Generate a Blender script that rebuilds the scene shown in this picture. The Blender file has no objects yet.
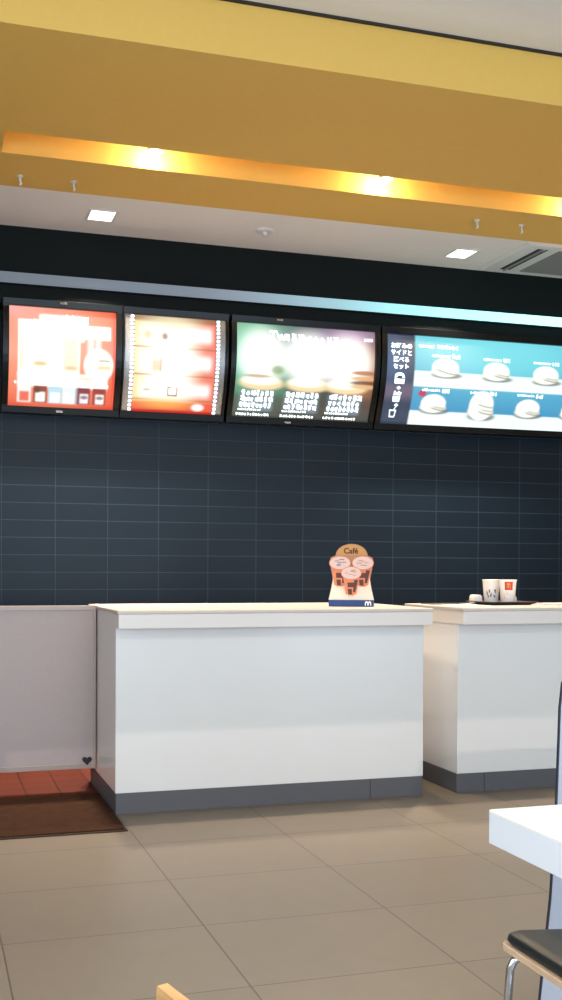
import bpy, bmesh, math, random
from mathutils import Vector, Matrix
random.seed(7)
C = bpy.context.scene.collection
S = bpy.context.scene
R = math.radians

# ------------------------------------------------------------------ camera, light, exposure
CAM_H = 1.2
cd = bpy.data.cameras.new('camera'); cam = bpy.data.objects.new('camera', cd); C.objects.link(cam)
yaw, pitch, roll = 0.311448, -0.0107195, 0.0047279
cy, sy, cp, sp, cr, sr = math.cos(yaw), math.sin(yaw), math.cos(pitch), math.sin(pitch), math.cos(roll), math.sin(roll)
fw = Vector((sy*cp, cy*cp, sp)); rt0 = Vector((cy, -sy, 0)); up0 = rt0.cross(fw)
rt = rt0*cr + up0*sr; up = -rt0*sr + up0*cr
m = Matrix((rt, up, -fw)).transposed().to_4x4(); m.translation = Vector((0, 0, CAM_H)); cam.matrix_world = m
cd.sensor_fit = 'VERTICAL'; cd.sensor_height = 24.0; cd.lens = 24.0*1113.08/1000.0
cd.shift_x = -0.00168; cd.shift_y = 0.0791; cd.clip_start = 0.05
S.camera = cam
S.view_settings.view_transform = 'Standard'; S.view_settings.look = 'None'
S.view_settings.gamma = 1.0; S.view_settings.use_curve_mapping = False
S.view_settings.exposure = 0.0

w = bpy.data.worlds.new('world'); S.world = w; w.use_nodes = True
bg = w.node_tree.nodes['Background']; bg.inputs[0].default_value = (0.75, 0.86, 1.0, 1); bg.inputs[1].default_value = 0.6

def area(name, loc, rot, sx, sy_, power, col):
    d = bpy.data.lights.new(name, 'AREA'); d.shape = 'RECTANGLE'; d.size = sx; d.size_y = sy_
    d.energy = power; d.color = col
    o = bpy.data.objects.new(name, d); C.objects.link(o); o.location = loc; o.rotation_euler = rot
    return o
# shop window daylight behind the camera, enlarged above the header, tilted to brighten ceilings
area('window_daylight_fill', (1.5, -1.90, 1.75), (R(112), 0, 0), 7.5, 3.0, 335, (0.64, 0.82, 1.0))
# daylight through the side window on the left of the seating
area('side_window_daylight', (-2.45, 1.1, 1.7), (R(90), 0, R(-90)), 3.2, 1.9, 70, (0.80, 0.89, 1.0))
sd = bpy.data.lights.new('sun', 'SUN'); sd.energy = 0.38; sd.angle = R(0.25); sd.color = (1.0, 0.88, 0.76)
sun = bpy.data.objects.new('sun', sd); C.objects.link(sun)
sun.rotation_euler = Vector((0.32, 1.0, -0.268)).to_track_quat('-Z', 'Y').to_euler()
# ceiling panels over the seating
area('ceiling_panel_light', (1.2, 1.6, 3.44), (0, 0, 0), 2.2, 0.6, 50, (1.0, 0.95, 0.86))

# ------------------------------------------------------------------ material helpers
def lin(c):
    return tuple(((x/255.0)/12.92 if x/255.0 <= 0.04045 else ((x/255.0+0.055)/1.055)**2.4) for x in c)
def mat(name, col, rough=0.5, metal=0.0, noise=0.0, nscale=8.0, emit=None, estr=0.0, bump=0.0, bscale=60.0, spec=0.5, coat=0.0):
    m = bpy.data.materials.new(name); m.use_nodes = True
    nt = m.node_tree; b = nt.nodes['Principled BSDF']
    c = lin(col) + (1,)
    b.inputs['Base Color'].default_value = c
    b.inputs['Roughness'].default_value = rough; b.inputs['Metallic'].default_value = metal
    b.inputs['Specular IOR Level'].default_value = spec; b.inputs['Coat Weight'].default_value = coat
    tc = nt.nodes.new('ShaderNodeTexCoord')
    if noise > 0:
        n = nt.nodes.new('ShaderNodeTexNoise'); n.inputs['Scale'].default_value = nscale; n.inputs['Detail'].default_value = 5
        nt.links.new(tc.outputs['Object'], n.inputs['Vector'])
        r = nt.nodes.new('ShaderNodeMapRange'); r.inputs['To Min'].default_value = 1-noise; r.inputs['To Max'].default_value = 1+noise
        nt.links.new(n.outputs['Fac'], r.inputs['Value'])
        x = nt.nodes.new('ShaderNodeMix'); x.data_type = 'RGBA'; x.blend_type = 'MULTIPLY'; x.inputs['Factor'].default_value = 1
        x.inputs['A'].default_value = c; nt.links.new(r.outputs['Result'], x.inputs['B'])
        nt.links.new(x.outputs['Result'], b.inputs['Base Color'])
    if bump > 0:
        n2 = nt.nodes.new('ShaderNodeTexNoise'); n2.inputs['Scale'].default_value = bscale
        nt.links.new(tc.outputs['Object'], n2.inputs['Vector'])
        bp = nt.nodes.new('ShaderNodeBump'); bp.inputs['Strength'].default_value = bump; bp.inputs['Distance'].default_value = 0.002
        nt.links.new(n2.outputs['Fac'], bp.inputs['Height']); nt.links.new(bp.outputs['Normal'], b.inputs['Normal'])
    if emit:
        b.inputs['Emission Color'].default_value = lin(emit) + (1,); b.inputs['Emission Strength'].default_value = estr
    return m
def tile_mat(name, c1, c2, cm, bw, rh, ox, oy, mortar, rough, vertical=False, spec=0.5, noise=0.12, nscale=3.0):
    m = bpy.data.materials.new(name); m.use_nodes = True; nt = m.node_tree; b = nt.nodes['Principled BSDF']
    tc = nt.nodes.new('ShaderNodeTexCoord'); sx = nt.nodes.new('ShaderNodeSeparateXYZ'); nt.links.new(tc.outputs['Object'], sx.inputs[0])
    def off(out, v):
        a = nt.nodes.new('ShaderNodeMath'); a.operation = 'ADD'; a.inputs[1].default_value = v; nt.links.new(out, a.inputs[0]); return a.outputs[0]
    cb = nt.nodes.new('ShaderNodeCombineXYZ')
    nt.links.new(off(sx.outputs['X'], -ox + bw*60), cb.inputs['X'])
    nt.links.new(off(sx.outputs['Z' if vertical else 'Y'], -oy + rh*60), cb.inputs['Y'])
    br = nt.nodes.new('ShaderNodeTexBrick'); br.offset = 0; br.squash = 1; br.inputs['Scale'].default_value = 1
    br.inputs['Brick Width'].default_value = bw; br.inputs['Row Height'].default_value = rh
    br.inputs['Mortar Size'].default_value = mortar; br.inputs['Mortar Smooth'].default_value = 0.1
    br.inputs['Color1'].default_value = lin(c1)+(1,); br.inputs['Color2'].default_value = lin(c2)+(1,); br.inputs['Mortar'].default_value = lin(cm)+(1,)
    nt.links.new(cb.outputs[0], br.inputs['Vector'])
    n = nt.nodes.new('ShaderNodeTexNoise'); n.inputs['Scale'].default_value = nscale; n.inputs['Detail'].default_value = 8; n.inputs['Roughness'].default_value = 0.7
    nt.links.new(tc.outputs['Object'], n.inputs['Vector'])
    r = nt.nodes.new('ShaderNodeMapRange'); r.inputs['To Min'].default_value = 1-noise; r.inputs['To Max'].default_value = 1+noise
    nt.links.new(n.outputs['Fac'], r.inputs['Value'])
    x = nt.nodes.new('ShaderNodeMix'); x.data_type = 'RGBA'; x.blend_type = 'MULTIPLY'; x.inputs['Factor'].default_value = 1
    nt.links.new(br.outputs['Color'], x.inputs['A']); nt.links.new(r.outputs['Result'], x.inputs['B'])
    nt.links.new(x.outputs['Result'], b.inputs['Base Color'])
    b.inputs['Roughness'].default_value = rough; b.inputs['Specular IOR Level'].default_value = spec
    bp = nt.nodes.new('ShaderNodeBump'); bp.inputs['Strength'].default_value = 0.4; bp.inputs['Distance'].default_value = 0.002; bp.invert = True
    nt.links.new(br.outputs['Fac'], bp.inputs['Height']); nt.links.new(bp.outputs['Normal'], b.inputs['Normal'])
    return m

M = {}
M['floor'] = tile_mat('floor_tile', (130, 118, 103), (126, 115, 101), (90, 80, 71), 0.656, 0.568, 0.235, 3.045, 0.0028, 0.42, noise=0.10, nscale=9)
M['quarry'] = tile_mat('red_quarry_tile', (108, 46, 29), (98, 41, 25), (58, 24, 16), 0.178, 0.178, 0.512, 5.92, 0.004, 0.5)
M['wall_tile'] = tile_mat('dark_wall_tile', (20, 32, 44), (18, 29, 41), (45, 62, 76), 0.3334, 0.1100, 0.461, 1.052, 0.0024, 0.38, vertical=True, spec=0.22)
M['yellow'] = mat('ochre_paint', (230, 187, 98), 0.75, noise=0.03, nscale=30, spec=0.2)
M['white_ceiling'] = mat('white_ceiling_paint', (240, 236, 230), 0.85, noise=0.02, nscale=20, spec=0.2)
M['wall_paint'] = mat('off_white_wall_paint', (205, 198, 186), 0.85, noise=0.02)
M['black_panel'] = mat('black_fascia_laminate', (17, 23, 24), 0.7, noise=0.1, spec=0.15)
M['lam'] = mat('white_laminate', (234, 233, 232), 0.22, noise=0.012, nscale=4, spec=0.5)
M['top'] = mat('cream_solid_surface', (214, 203, 194), 0.4, noise=0.02, nscale=12)
M['apron'] = mat('warm_white_edge', (236, 228, 222), 0.3, noise=0.012, nscale=8)
M['joint'] = mat('plinth_joint', (58, 58, 62), 0.7)
M['plinth'] = mat('grey_plinth_vinyl', (92, 92, 97), 0.5, noise=0.06, nscale=20)
M['gate'] = mat('mauve_grey_gate_panel', (184, 168, 166), 0.5, noise=0.05, nscale=60)
M['gate_rim'] = mat('gate_metal_rim', (176, 158, 150), 0.38, metal=0.2)
M['darkmetal'] = mat('dark_metal', (60, 58, 62), 0.35, metal=0.8)
M['mat_rug'] = mat('brown_mat_pile', (64, 41, 28), 0.95, noise=0.45, nscale=22, bump=0.8, bscale=250, spec=0.1)
M['mat_edge'] = mat('brown_mat_rubber', (48, 30, 22), 0.8)
M['bezel'] = mat('gloss_black_frame', (9, 10, 11), 0.28, spec=0.25)
M['chrome'] = mat('chrome', (205, 205, 210), 0.12, metal=1.0)
M['silver'] = mat('brushed_silver', (150, 150, 150), 0.35, metal=0.7)
M['led'] = mat('led_bead', (255, 255, 255), 0.4, emit=(240, 245, 255), estr=2.2)
M['glow_white'] = mat('lit_white_print', (250, 255, 255), 0.5, emit=(245, 255, 255), estr=1.15)
M['glow_soft'] = mat('lit_pale_print', (225, 245, 250), 0.5, emit=(215, 240, 245), estr=0.95)
M['downlight'] = mat('downlight_lens', (255, 255, 255), 0.4, emit=(255, 246, 235), estr=3.0)
M['bulb'] = mat('warm_bulb', (255, 240, 200), 0.4, emit=(255, 232, 175), estr=6.0)
M['fixture'] = mat('white_fixture', (222, 220, 216), 0.45)
M['ac_grey'] = mat('grey_grille', (150, 148, 146), 0.6)
M['dark_slot'] = mat('dark_slot', (40, 34, 32), 0.7)
M['table_white'] = mat('white_table_laminate', (248, 247, 243), 0.3)
M['table_edge'] = mat('table_edge_band', (236, 241, 248), 0.35)
M['vinyl'] = mat('black_vinyl', (24, 34, 37), 0.42, noise=0.1, nscale=40, bump=0.15)
M['divider'] = mat('blue_grey_panel', (172, 176, 188), 0.45, noise=0.02)
M['divider_edge'] = mat('dark_edge_strip', (46, 46, 60), 0.5)
M['tray'] = mat('dark_brown_tray', (58, 40, 40), 0.4)
M['cup'] = mat('white_paper_cup', (244, 238, 232), 0.55)
M['red'] = mat('red_print', (214, 66, 52), 0.55)
M['gold'] = mat('gold_print', (245, 190, 60), 0.55)
M['grey_print'] = mat('grey_print', (120, 112, 120), 0.6)
M['purple'] = mat('dark_plum_card', (70, 34, 50), 0.6)
M['brown_card'] = mat('tan_card', (196, 128, 92), 0.6)
M['pinkprint'] = mat('pale_pink_print', (238, 204, 192), 0.6)
M['darkmat'] = mat('dark_counter_mat', (58, 58, 58), 0.6)
M['greymat'] = mat('grey_counter_mat', (168, 166, 160), 0.6)
M['pop_white'] = mat('cream_card', (246, 232, 212), 0.6)
M['pop_gold'] = mat('gold_card', (206, 154, 84), 0.6)
M['pop_tan'] = mat('tan_card_header', (190, 140, 104), 0.6)
M['pop_blue'] = mat('blue_card', (30, 66, 128), 0.55)
M['cup_orange'] = mat('orange_cup_print', (224, 134, 94), 0.5, noise=0.25, nscale=40)
M['cup_brown'] = mat('brown_cup_print', (92, 42, 28), 0.5)
M['lid'] = mat('pale_lid_print', (228, 198, 190), 0.5)
def wood_mat(name, a, b_, scale=14):
    m = bpy.data.materials.new(name); m.use_nodes = True; nt = m.node_tree; b = nt.nodes['Principled BSDF']
    tc = nt.nodes.new('ShaderNodeTexCoord'); mp = nt.nodes.new('ShaderNodeMapping'); mp.inputs['Scale'].default_value = (1, 7, 7)
    nt.links.new(tc.outputs['Object'], mp.inputs[0])
    n = nt.nodes.new('ShaderNodeTexNoise'); n.inputs['Scale'].default_value = scale; n.inputs['Detail'].default_value = 6; nt.links.new(mp.outputs[0], n.inputs['Vector'])
    cr_ = nt.nodes.new('ShaderNodeValToRGB'); cr_.color_ramp.elements[0].position = 0.35; cr_.color_ramp.elements[1].position = 0.65
    cr_.color_ramp.elements[0].color = lin(a)+(1,); cr_.color_ramp.elements[1].color = lin(b_)+(1,)
    nt.links.new(n.outputs['Fac'], cr_.inputs[0]); nt.links.new(cr_.outputs[0], b.inputs['Base Color']); b.inputs['Roughness'].default_value = 0.4
    return m
M['ply'] = wood_mat('pale_plywood', (206, 172, 140), (224, 192, 160))
M['oak'] = wood_mat('honey_plywood', (205, 150, 92), (228, 178, 118))

# ------------------------------------------------------------------ geometry helpers
def obj(name, bm, m, parent=None, smooth=False, bevel=0.0, seg=2):
    me = bpy.data.meshes.new(name)
    bmesh.ops.recalc_face_normals(bm, faces=bm.faces)
    bm.to_mesh(me); bm.free()
    ms = m if isinstance(m, (list, tuple)) else [m]
    for x in ms: me.materials.append(x)
    o = bpy.data.objects.new(name, me); C.objects.link(o)
    if parent: o.parent = parent
    if smooth:
        for p in me.polygons: p.use_smooth = True
    if bevel > 0:
        b = o.modifiers.new('bevel', 'BEVEL'); b.width = bevel; b.segments = seg; b.limit_method = 'ANGLE'; b.angle_limit = R(40)
    return o
def box(bm, x0, x1, y0, y1, z0, z1, mi=0, mtx=None):
    vs = [Vector((x, y, z)) for x in (x0, x1) for y in (y0, y1) for z in (z0, z1)]
    if mtx: vs = [mtx @ v for v in vs]
    v = [bm.verts.new(p) for p in vs]
    for f in ((0,1,3,2), (4,6,7,5), (0,4,5,1), (2,3,7,6), (0,2,6,4), (1,5,7,3)):
        fc = bm.faces.new([v[i] for i in f]); fc.material_index = mi
def B(*a, **k):
    bm = bmesh.new(); box(bm, *a, **k); return bm
def tube(bm, pts, r, n=12, mi=0, closed_ends=True):
    pts = [Vector(p) for p in pts]; rings = []
    ref = None
    for i, p in enumerate(pts):
        t = (pts[min(i+1, len(pts)-1)] - pts[max(i-1, 0)]).normalized()
        if ref is None:
            ref = t.orthogonal().normalized()
        ref = (ref - t*ref.dot(t)).normalized(); q = t.cross(ref)
        rings.append([bm.verts.new(p + (ref*math.cos(2*math.pi*k/n) + q*math.sin(2*math.pi*k/n))*r) for k in range(n)])
    for a, b in zip(rings, rings[1:]):
        for k in range(n):
            f = bm.faces.new((a[k], a[(k+1)%n], b[(k+1)%n], b[k])); f.material_index = mi; f.smooth = True
    if closed_ends:
        bm.faces.new(rings[0][::-1]).material_index = mi; bm.faces.new(rings[-1]).material_index = mi
def lathe(bm, prof, cx=0, cy=0, n=32, mi=0, cap0=True, cap1=False):
    rings = [[bm.verts.new((cx + r*math.cos(2*math.pi*k/n), cy + r*math.sin(2*math.pi*k/n), z)) for k in range(n)] for r, z in prof]
    for a, b in zip(rings, rings[1:]):
        for k in range(n):
            f = bm.faces.new((a[k], a[(k+1)%n], b[(k+1)%n], b[k])); f.material_index = mi; f.smooth = True
    if cap0: bm.faces.new(rings[0][::-1]).material_index = mi
    if cap1: bm.faces.new(rings[-1]).material_index = mi
def prism(bm, poly, axis, a, b, mi=0, mtx=None):
    """extrude a 2-D polygon: axis 'y' -> poly is (x,z); axis 'x' -> (y,z); axis 'z' -> (x,y)"""
    def mk(p, d):
        v = {'y': (p[0], d, p[1]), 'x': (d, p[0], p[1]), 'z': (p[0], p[1], d)}[axis]
        v = Vector(v); return bm.verts.new(mtx @ v if mtx else v)
    A = [mk(p, a) for p in poly]; Bv = [mk(p, b) for p in poly]; n = len(poly)
    bm.faces.new(A).material_index = mi; bm.faces.new(Bv[::-1]).material_index = mi
    for i in range(n):
        bm.faces.new((A[i], Bv[i], Bv[(i+1)%n], A[(i+1)%n])).material_index = mi
def arc_pts(cx, cy, r, a0, a1, n):
    return [(cx + r*math.cos(R(a0+(a1-a0)*i/n)), cy + r*math.sin(R(a0+(a1-a0)*i/n))) for i in range(n+1)]
def tag(o, label, cat, group=None, kind=None):
    o['label'] = label; o['category'] = cat
    if group: o['group'] = group
    if kind: o['kind'] = kind
    return o
def thing(name, label, cat, loc=(0, 0, 0), rz=0.0, group=None):
    o = bpy.data.objects.new(name, None); C.objects.link(o); o.location = loc; o.rotation_euler = (0, 0, rz)
    o.empty_display_size = 0.1
    return tag(o, label, cat, group)
def struct(name, bm, m, label=None, **k):
    o = obj(name, bm, m, **k); o['kind'] = 'structure'
    if label: o['label'] = label
    return o
def dup(root, loc, rz=0.0, label=None, group=None):
    r = root.copy(); C.objects.link(r); r.location = loc; r.rotation_euler = (0, 0, rz)
    if label: r['label'] = label
    if group: r['group'] = group
    for ch in list(root.children):
        c = ch.copy(); C.objects.link(c); c.parent = r
        for g in ch.children:
            d = g.copy(); C.objects.link(d); d.parent = c
    return r

# ------------------------------------------------------------------ the room
ZS, ZC = 3.277, 3.506          # soffit over the counter, ceiling over the seating
YW, YF = 7.20, 7.00            # tiled wall, black fascia above the menus
XL, XR, YB = -2.5, 6.5, -2.0
struct('floor', B(XL, XR, YB, 5.86, -0.1, 0), M['floor'], 'beige grey floor of large square tiles')
struct('floor_crew_side', B(XL, XR, 5.86, 8.2, -0.1, 0.0), M['quarry'], 'red quarry tile floor behind the counters')
struct('wall_back', B(XL, XR, YW, YW+0.2, 0, 3.6), M['wall_tile'], 'dark slate wall of long stacked tiles behind the counters')
struct('wall_left', B(XL-0.2, XL, YB-0.2, YW+0.2, 0, 3.7), M['wall_paint'], 'off-white side wall')
struct('wall_right', B(XR, XR+0.2, YB-0.2, YW+0.2, 0, 3.7), M['wall_paint'], 'off-white far side wall')
bm = bmesh.new()                # street wall behind the camera; its window header is placed to cut the sun
box(bm, XL, XR, YB-0.2, YB, 2.415, 3.7); box(bm, XL, XR, YB-0.2, YB, 0, 0.12)
box(bm, XL, XL+0.3, YB-0.2, YB, 0.12, 2.415); box(bm, XR-0.3, XR, YB-0.2, YB, 0.12, 2.415)
struct('wall_front', bm, M['wall_paint'], 'street wall with a wide shop window')
struct('ceiling', B(XL, XR, YB, 4.40, ZC, ZC+0.15), M['white_ceiling'], 'white ceiling over the seating')
struct('ceiling_crew_side', B(XL, XR, 6.275, YW, ZS, ZS+0.4), M['white_ceiling'], 'white ceiling strip over the crew side')
SX0, SX1 = 0.365, 5.6
bm = bmesh.new()                # ochre bulkhead with a long light slot
prism(bm, [(4.40, ZS), (5.486, ZS), (5.486, ZS+0.24), (5.776, ZS+0.24), (5.776, ZS), (6.275, ZS), (6.275, 3.75), (4.40, 3.75)], 'x', SX0, SX1)
box(bm, XL, SX0, 4.40, 6.275, ZS, 3.75); box(bm, SX1, XR, 4.40, 6.275, ZS, 3.75)
struct('trim_1', bm, M['yellow'], 'ochre bulkhead with a lit slot over the counters')
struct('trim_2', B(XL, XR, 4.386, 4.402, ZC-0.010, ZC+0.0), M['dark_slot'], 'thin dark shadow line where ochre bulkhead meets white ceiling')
struct('trim_3', B(XL, XR, YF, YW, 2.80, ZS), M['black_panel'], 'black fascia above the menu boards')

# cornice trim on the fascia, with an added glow, bluer and brighter rightwards
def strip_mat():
    m = bpy.data.materials.new('cornice_added_glow'); m.use_nodes = True; nt = m.node_tree; b = nt.nodes['Principled BSDF']
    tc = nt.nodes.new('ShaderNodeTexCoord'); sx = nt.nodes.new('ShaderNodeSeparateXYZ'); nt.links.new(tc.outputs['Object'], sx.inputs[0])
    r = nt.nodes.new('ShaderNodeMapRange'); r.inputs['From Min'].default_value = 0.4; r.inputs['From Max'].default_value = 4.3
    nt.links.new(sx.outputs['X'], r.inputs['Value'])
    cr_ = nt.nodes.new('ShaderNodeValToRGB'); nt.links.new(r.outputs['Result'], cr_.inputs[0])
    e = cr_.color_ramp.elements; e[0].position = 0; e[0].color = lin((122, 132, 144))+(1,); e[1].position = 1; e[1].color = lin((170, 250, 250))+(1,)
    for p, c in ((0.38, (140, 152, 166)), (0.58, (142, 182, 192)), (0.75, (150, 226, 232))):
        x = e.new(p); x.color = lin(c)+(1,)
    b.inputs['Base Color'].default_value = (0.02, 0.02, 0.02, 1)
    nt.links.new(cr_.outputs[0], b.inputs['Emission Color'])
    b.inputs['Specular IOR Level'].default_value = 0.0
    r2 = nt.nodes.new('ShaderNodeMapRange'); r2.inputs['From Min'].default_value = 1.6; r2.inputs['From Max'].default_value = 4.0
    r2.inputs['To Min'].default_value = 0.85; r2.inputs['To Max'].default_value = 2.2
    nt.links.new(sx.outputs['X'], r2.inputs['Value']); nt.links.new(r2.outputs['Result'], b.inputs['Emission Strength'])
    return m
st = thing('cornice_trim', 'long cornice trim with an added glow on the black fascia above the menu boards', 'trim', (0, YF, 2.955))
obj('glow_face', B(XL+0.3, 5.9, -0.052, -0.012, -0.030, 0.030), strip_mat(), st, bevel=0.006)
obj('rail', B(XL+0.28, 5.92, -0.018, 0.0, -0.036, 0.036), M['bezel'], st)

# ------------------------------------------------------------------ menu boards (curved light boxes)
Z0, Z1 = 2.19, 2.78
def prof(t):                    # front surface: top leans out towards the customer, with a slight belly
    return 7.075 - 0.125*t - 0.050*math.sin(math.pi*min(max(t, 0), 1))
def make_poster(name, x0, x1, nu, nv, fn, parent, estr=1.0, d=0.0):  # glare and glow of the backlight are painted into the poster colours
    import numpy as np
    us = np.linspace(0, 1, nu); vs = np.linspace(0, 1, nv)
    U, V = np.meshgrid(us, vs)
    col = fn(U, 1-V)            # second argument runs downwards
    verts = [(x0+(x1-x0)*u, prof(v)+d, Z0+(Z1-Z0)*v) for v in vs for u in us]
    faces = [(j*nu+i, j*nu+i+1, (j+1)*nu+i+1, (j+1)*nu+i) for j in range(nv-1) for i in range(nu-1)]
    me = bpy.data.meshes.new(name); me.from_pydata(verts, [], faces); me.update()
    ca = me.color_attributes.new('print', 'FLOAT_COLOR', 'POINT')
    out = np.ones((nu*nv, 4), dtype=np.float32); c = np.clip(col.reshape(-1, 3), 0, 4)
    out[:, :3] = c
    ca.data.foreach_set('color', out.ravel())
    m = bpy.data.materials.new('print_with_glow'); m.use_nodes = True; nt = m.node_tree; b = nt.nodes['Principled BSDF']
    at = nt.nodes.new('ShaderNodeAttribute'); at.attribute_name = 'print'
    b.inputs['Base Color'].default_value = (0.02, 0.02, 0.02, 1); b.inputs['Roughness'].default_value = 0.3
    nt.links.new(at.outputs['Color'], b.inputs['Emission Color']); b.inputs['Emission Strength'].default_value = estr
    me.materials.append(m)
    for p in me.polygons: p.use_smooth = True
    o = bpy.data.objects.new(name, me); C.objects.link(o); o.parent = parent
    return o
def on_board(x, t, d=-0.003):   # point of the light box face at world x and height fraction t
    return (x, prof(t)+d, Z0+(Z1-Z0)*t)
def curved_bar(bm, x0, x1, dy0, dy1, t0, t1, n=14):
    rows = []
    for i in range(n+1):
        t = t0+(t1-t0)*i/n; z = Z0+(Z1-Z0)*t; y = prof(t)
        rows.append([bm.verts.new((x, y+d, z)) for x, d in ((x0, dy0), (x1, dy0), (x1, dy1), (x0, dy1))])
    for a, b in zip(rows, rows[1:]):
        for k in range(4): bm.faces.new((a[k], a[(k+1)%4], b[(k+1)%4], b[k]))
    bm.faces.new(rows[0][::-1]); bm.faces.new(rows[-1])
def board(label, x0, x1, fx0, fx1):
    """x0..x1 lit face, fx0..fx1 outside of the frame"""
    t = thing('menu_board', label, 'menu board', (0, 0, 0), 0, 'backlit menu boards on the tiled wall')
    bm = bmesh.new(); n = 16
    rows = []
    for i in range(n+1):        # the box behind the face
        tt = -0.06+1.12*i/n; z = Z0+(Z1-Z0)*tt; y = prof(tt)+0.012
        yb = YW-0.001 if z < 2.799 else YF-0.001
        rows.append([(y, z), (min(yb, YW-0.001), z)])
    poly = [r[0] for r in rows] + [(YF-0.001, rows[-1][0][1]), (YF-0.001, 2.795), (YW-0.001, 2.795), (YW-0.001, rows[0][0][1])]
    prism(bm, poly, 'x', fx0+0.004, fx1-0.004)
    obj('housing', bm, M['bezel'], t)
    for a, b in ((fx0, x0), (x1, fx1)):
        bm = bmesh.new(); curved_bar(bm, a, b, -0.022, 0.012, -0.07, 1.07); obj('side_frame', bm, M['bezel'], t, bevel=0.004)
    bm = bmesh.new(); curved_bar(bm, fx0, fx1, -0.024, 0.012, 1.0, 1.075, 3); obj('top_frame', bm, M['bezel'], t, bevel=0.004)
    bm = bmesh.new(); curved_bar(bm, fx0, fx1, -0.024, 0.012, -0.075, 0.0, 3); obj('bottom_frame', bm, M['bezel'], t, bevel=0.004)
    return t
def glyph_mesh(spec, m, parent, name='lettering', seed=1):
    """rows of small printed strokes; spec: (x0, x1, t, height, glyphs, weight)"""
    rnd = random.Random(seed); bm = bmesh.new()
    H = Z1-Z0
    def q(xa, xb, ta, tb):
        vs = [bm.verts.new(on_board(x, t)) for x, t in ((xa, ta), (xb, ta), (xb, tb), (xa, tb))]
        bm.faces.new(vs)
    for x0, x1, t, h, n, wgt in spec:
        cw = (x1-x0)/n; hh = h/H
        for i in range(n):
            a = x0+i*cw+cw*0.08; b = x0+(i+1)*cw-cw*0.08; s = cw*wgt; sv = hh*wgt*0.8
            k = rnd.random()
            for j in range(rnd.choice((2, 3))):
                tt = t+hh*(0.1+0.8*(j+rnd.random()*0.4)/3); q(a+rnd.random()*cw*0.2, b-rnd.random()*cw*0.2, tt, tt+sv)
            xx = a+(b-a)*(0.15+0.6*rnd.random()); q(xx, xx+s, t, t+hh*(0.7+0.3*k))
            if k > 0.4:
                xx = a+(b-a)*rnd.random()*0.8; q(xx, xx+s, t+hh*0.1, t+hh*0.85)
    return obj(name, bm, m, parent)
def text_mesh(s, size, bold=0.0):
    cu = bpy.data.curves.new('text', 'FONT'); cu.body = s; cu.size = size; cu.align_x = 'CENTER'; cu.offset = bold; cu.resolution_u = 3
    o = bpy.data.objects.new('text', cu); C.objects.link(o)
    bpy.context.view_layer.update()
    me = bpy.data.meshes.new_from_object(o.evaluated_get(bpy.context.evaluated_depsgraph_get()))
    C.objects.unlink(o); bpy.data.objects.remove(o)
    return me
def text_on_board(s, x, t, size, m, parent, bold=0.0):
    me = text_mesh(s, size, bold); bm = bmesh.new(); bm.from_mesh(me)
    for v in bm.verts:
        v.co = Vector(on_board(x+v.co.x, t+v.co.y/(Z1-Z0), -0.0035))
    return obj('lettering', bm, m, parent)

import numpy as np
def L3(c): return np.array(lin(c))
def lay(img, mask, c, k=1.0):
    return img*(1-mask[..., None]) + (L3(c)*k)*mask[..., None]
def ss(x, a, b): t = np.clip((x-a)/(b-a), 0, 1); return t*t*(3-2*t)
def rect(U, D, u0, u1, d0, d1, s=0.012):
    return ss(U, u0-s, u0+s)*(1-ss(U, u1-s, u1+s))*ss(D, d0-s, d0+s)*(1-ss(D, d1-s, d1+s))
def ell(U, D, cu, cd_, ru, rd, s=0.15):
    r = np.sqrt(((U-cu)/ru)**2 + ((D-cd_)/rd)**2); return 1-ss(r, 1-s, 1+s)
def rnd_noise(U, D, s, seed=0):
    return 0.5+0.5*np.sin(U*s*7.1+seed)*np.sin(D*s*5.3+seed*2.1+U*s*2.0)

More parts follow.
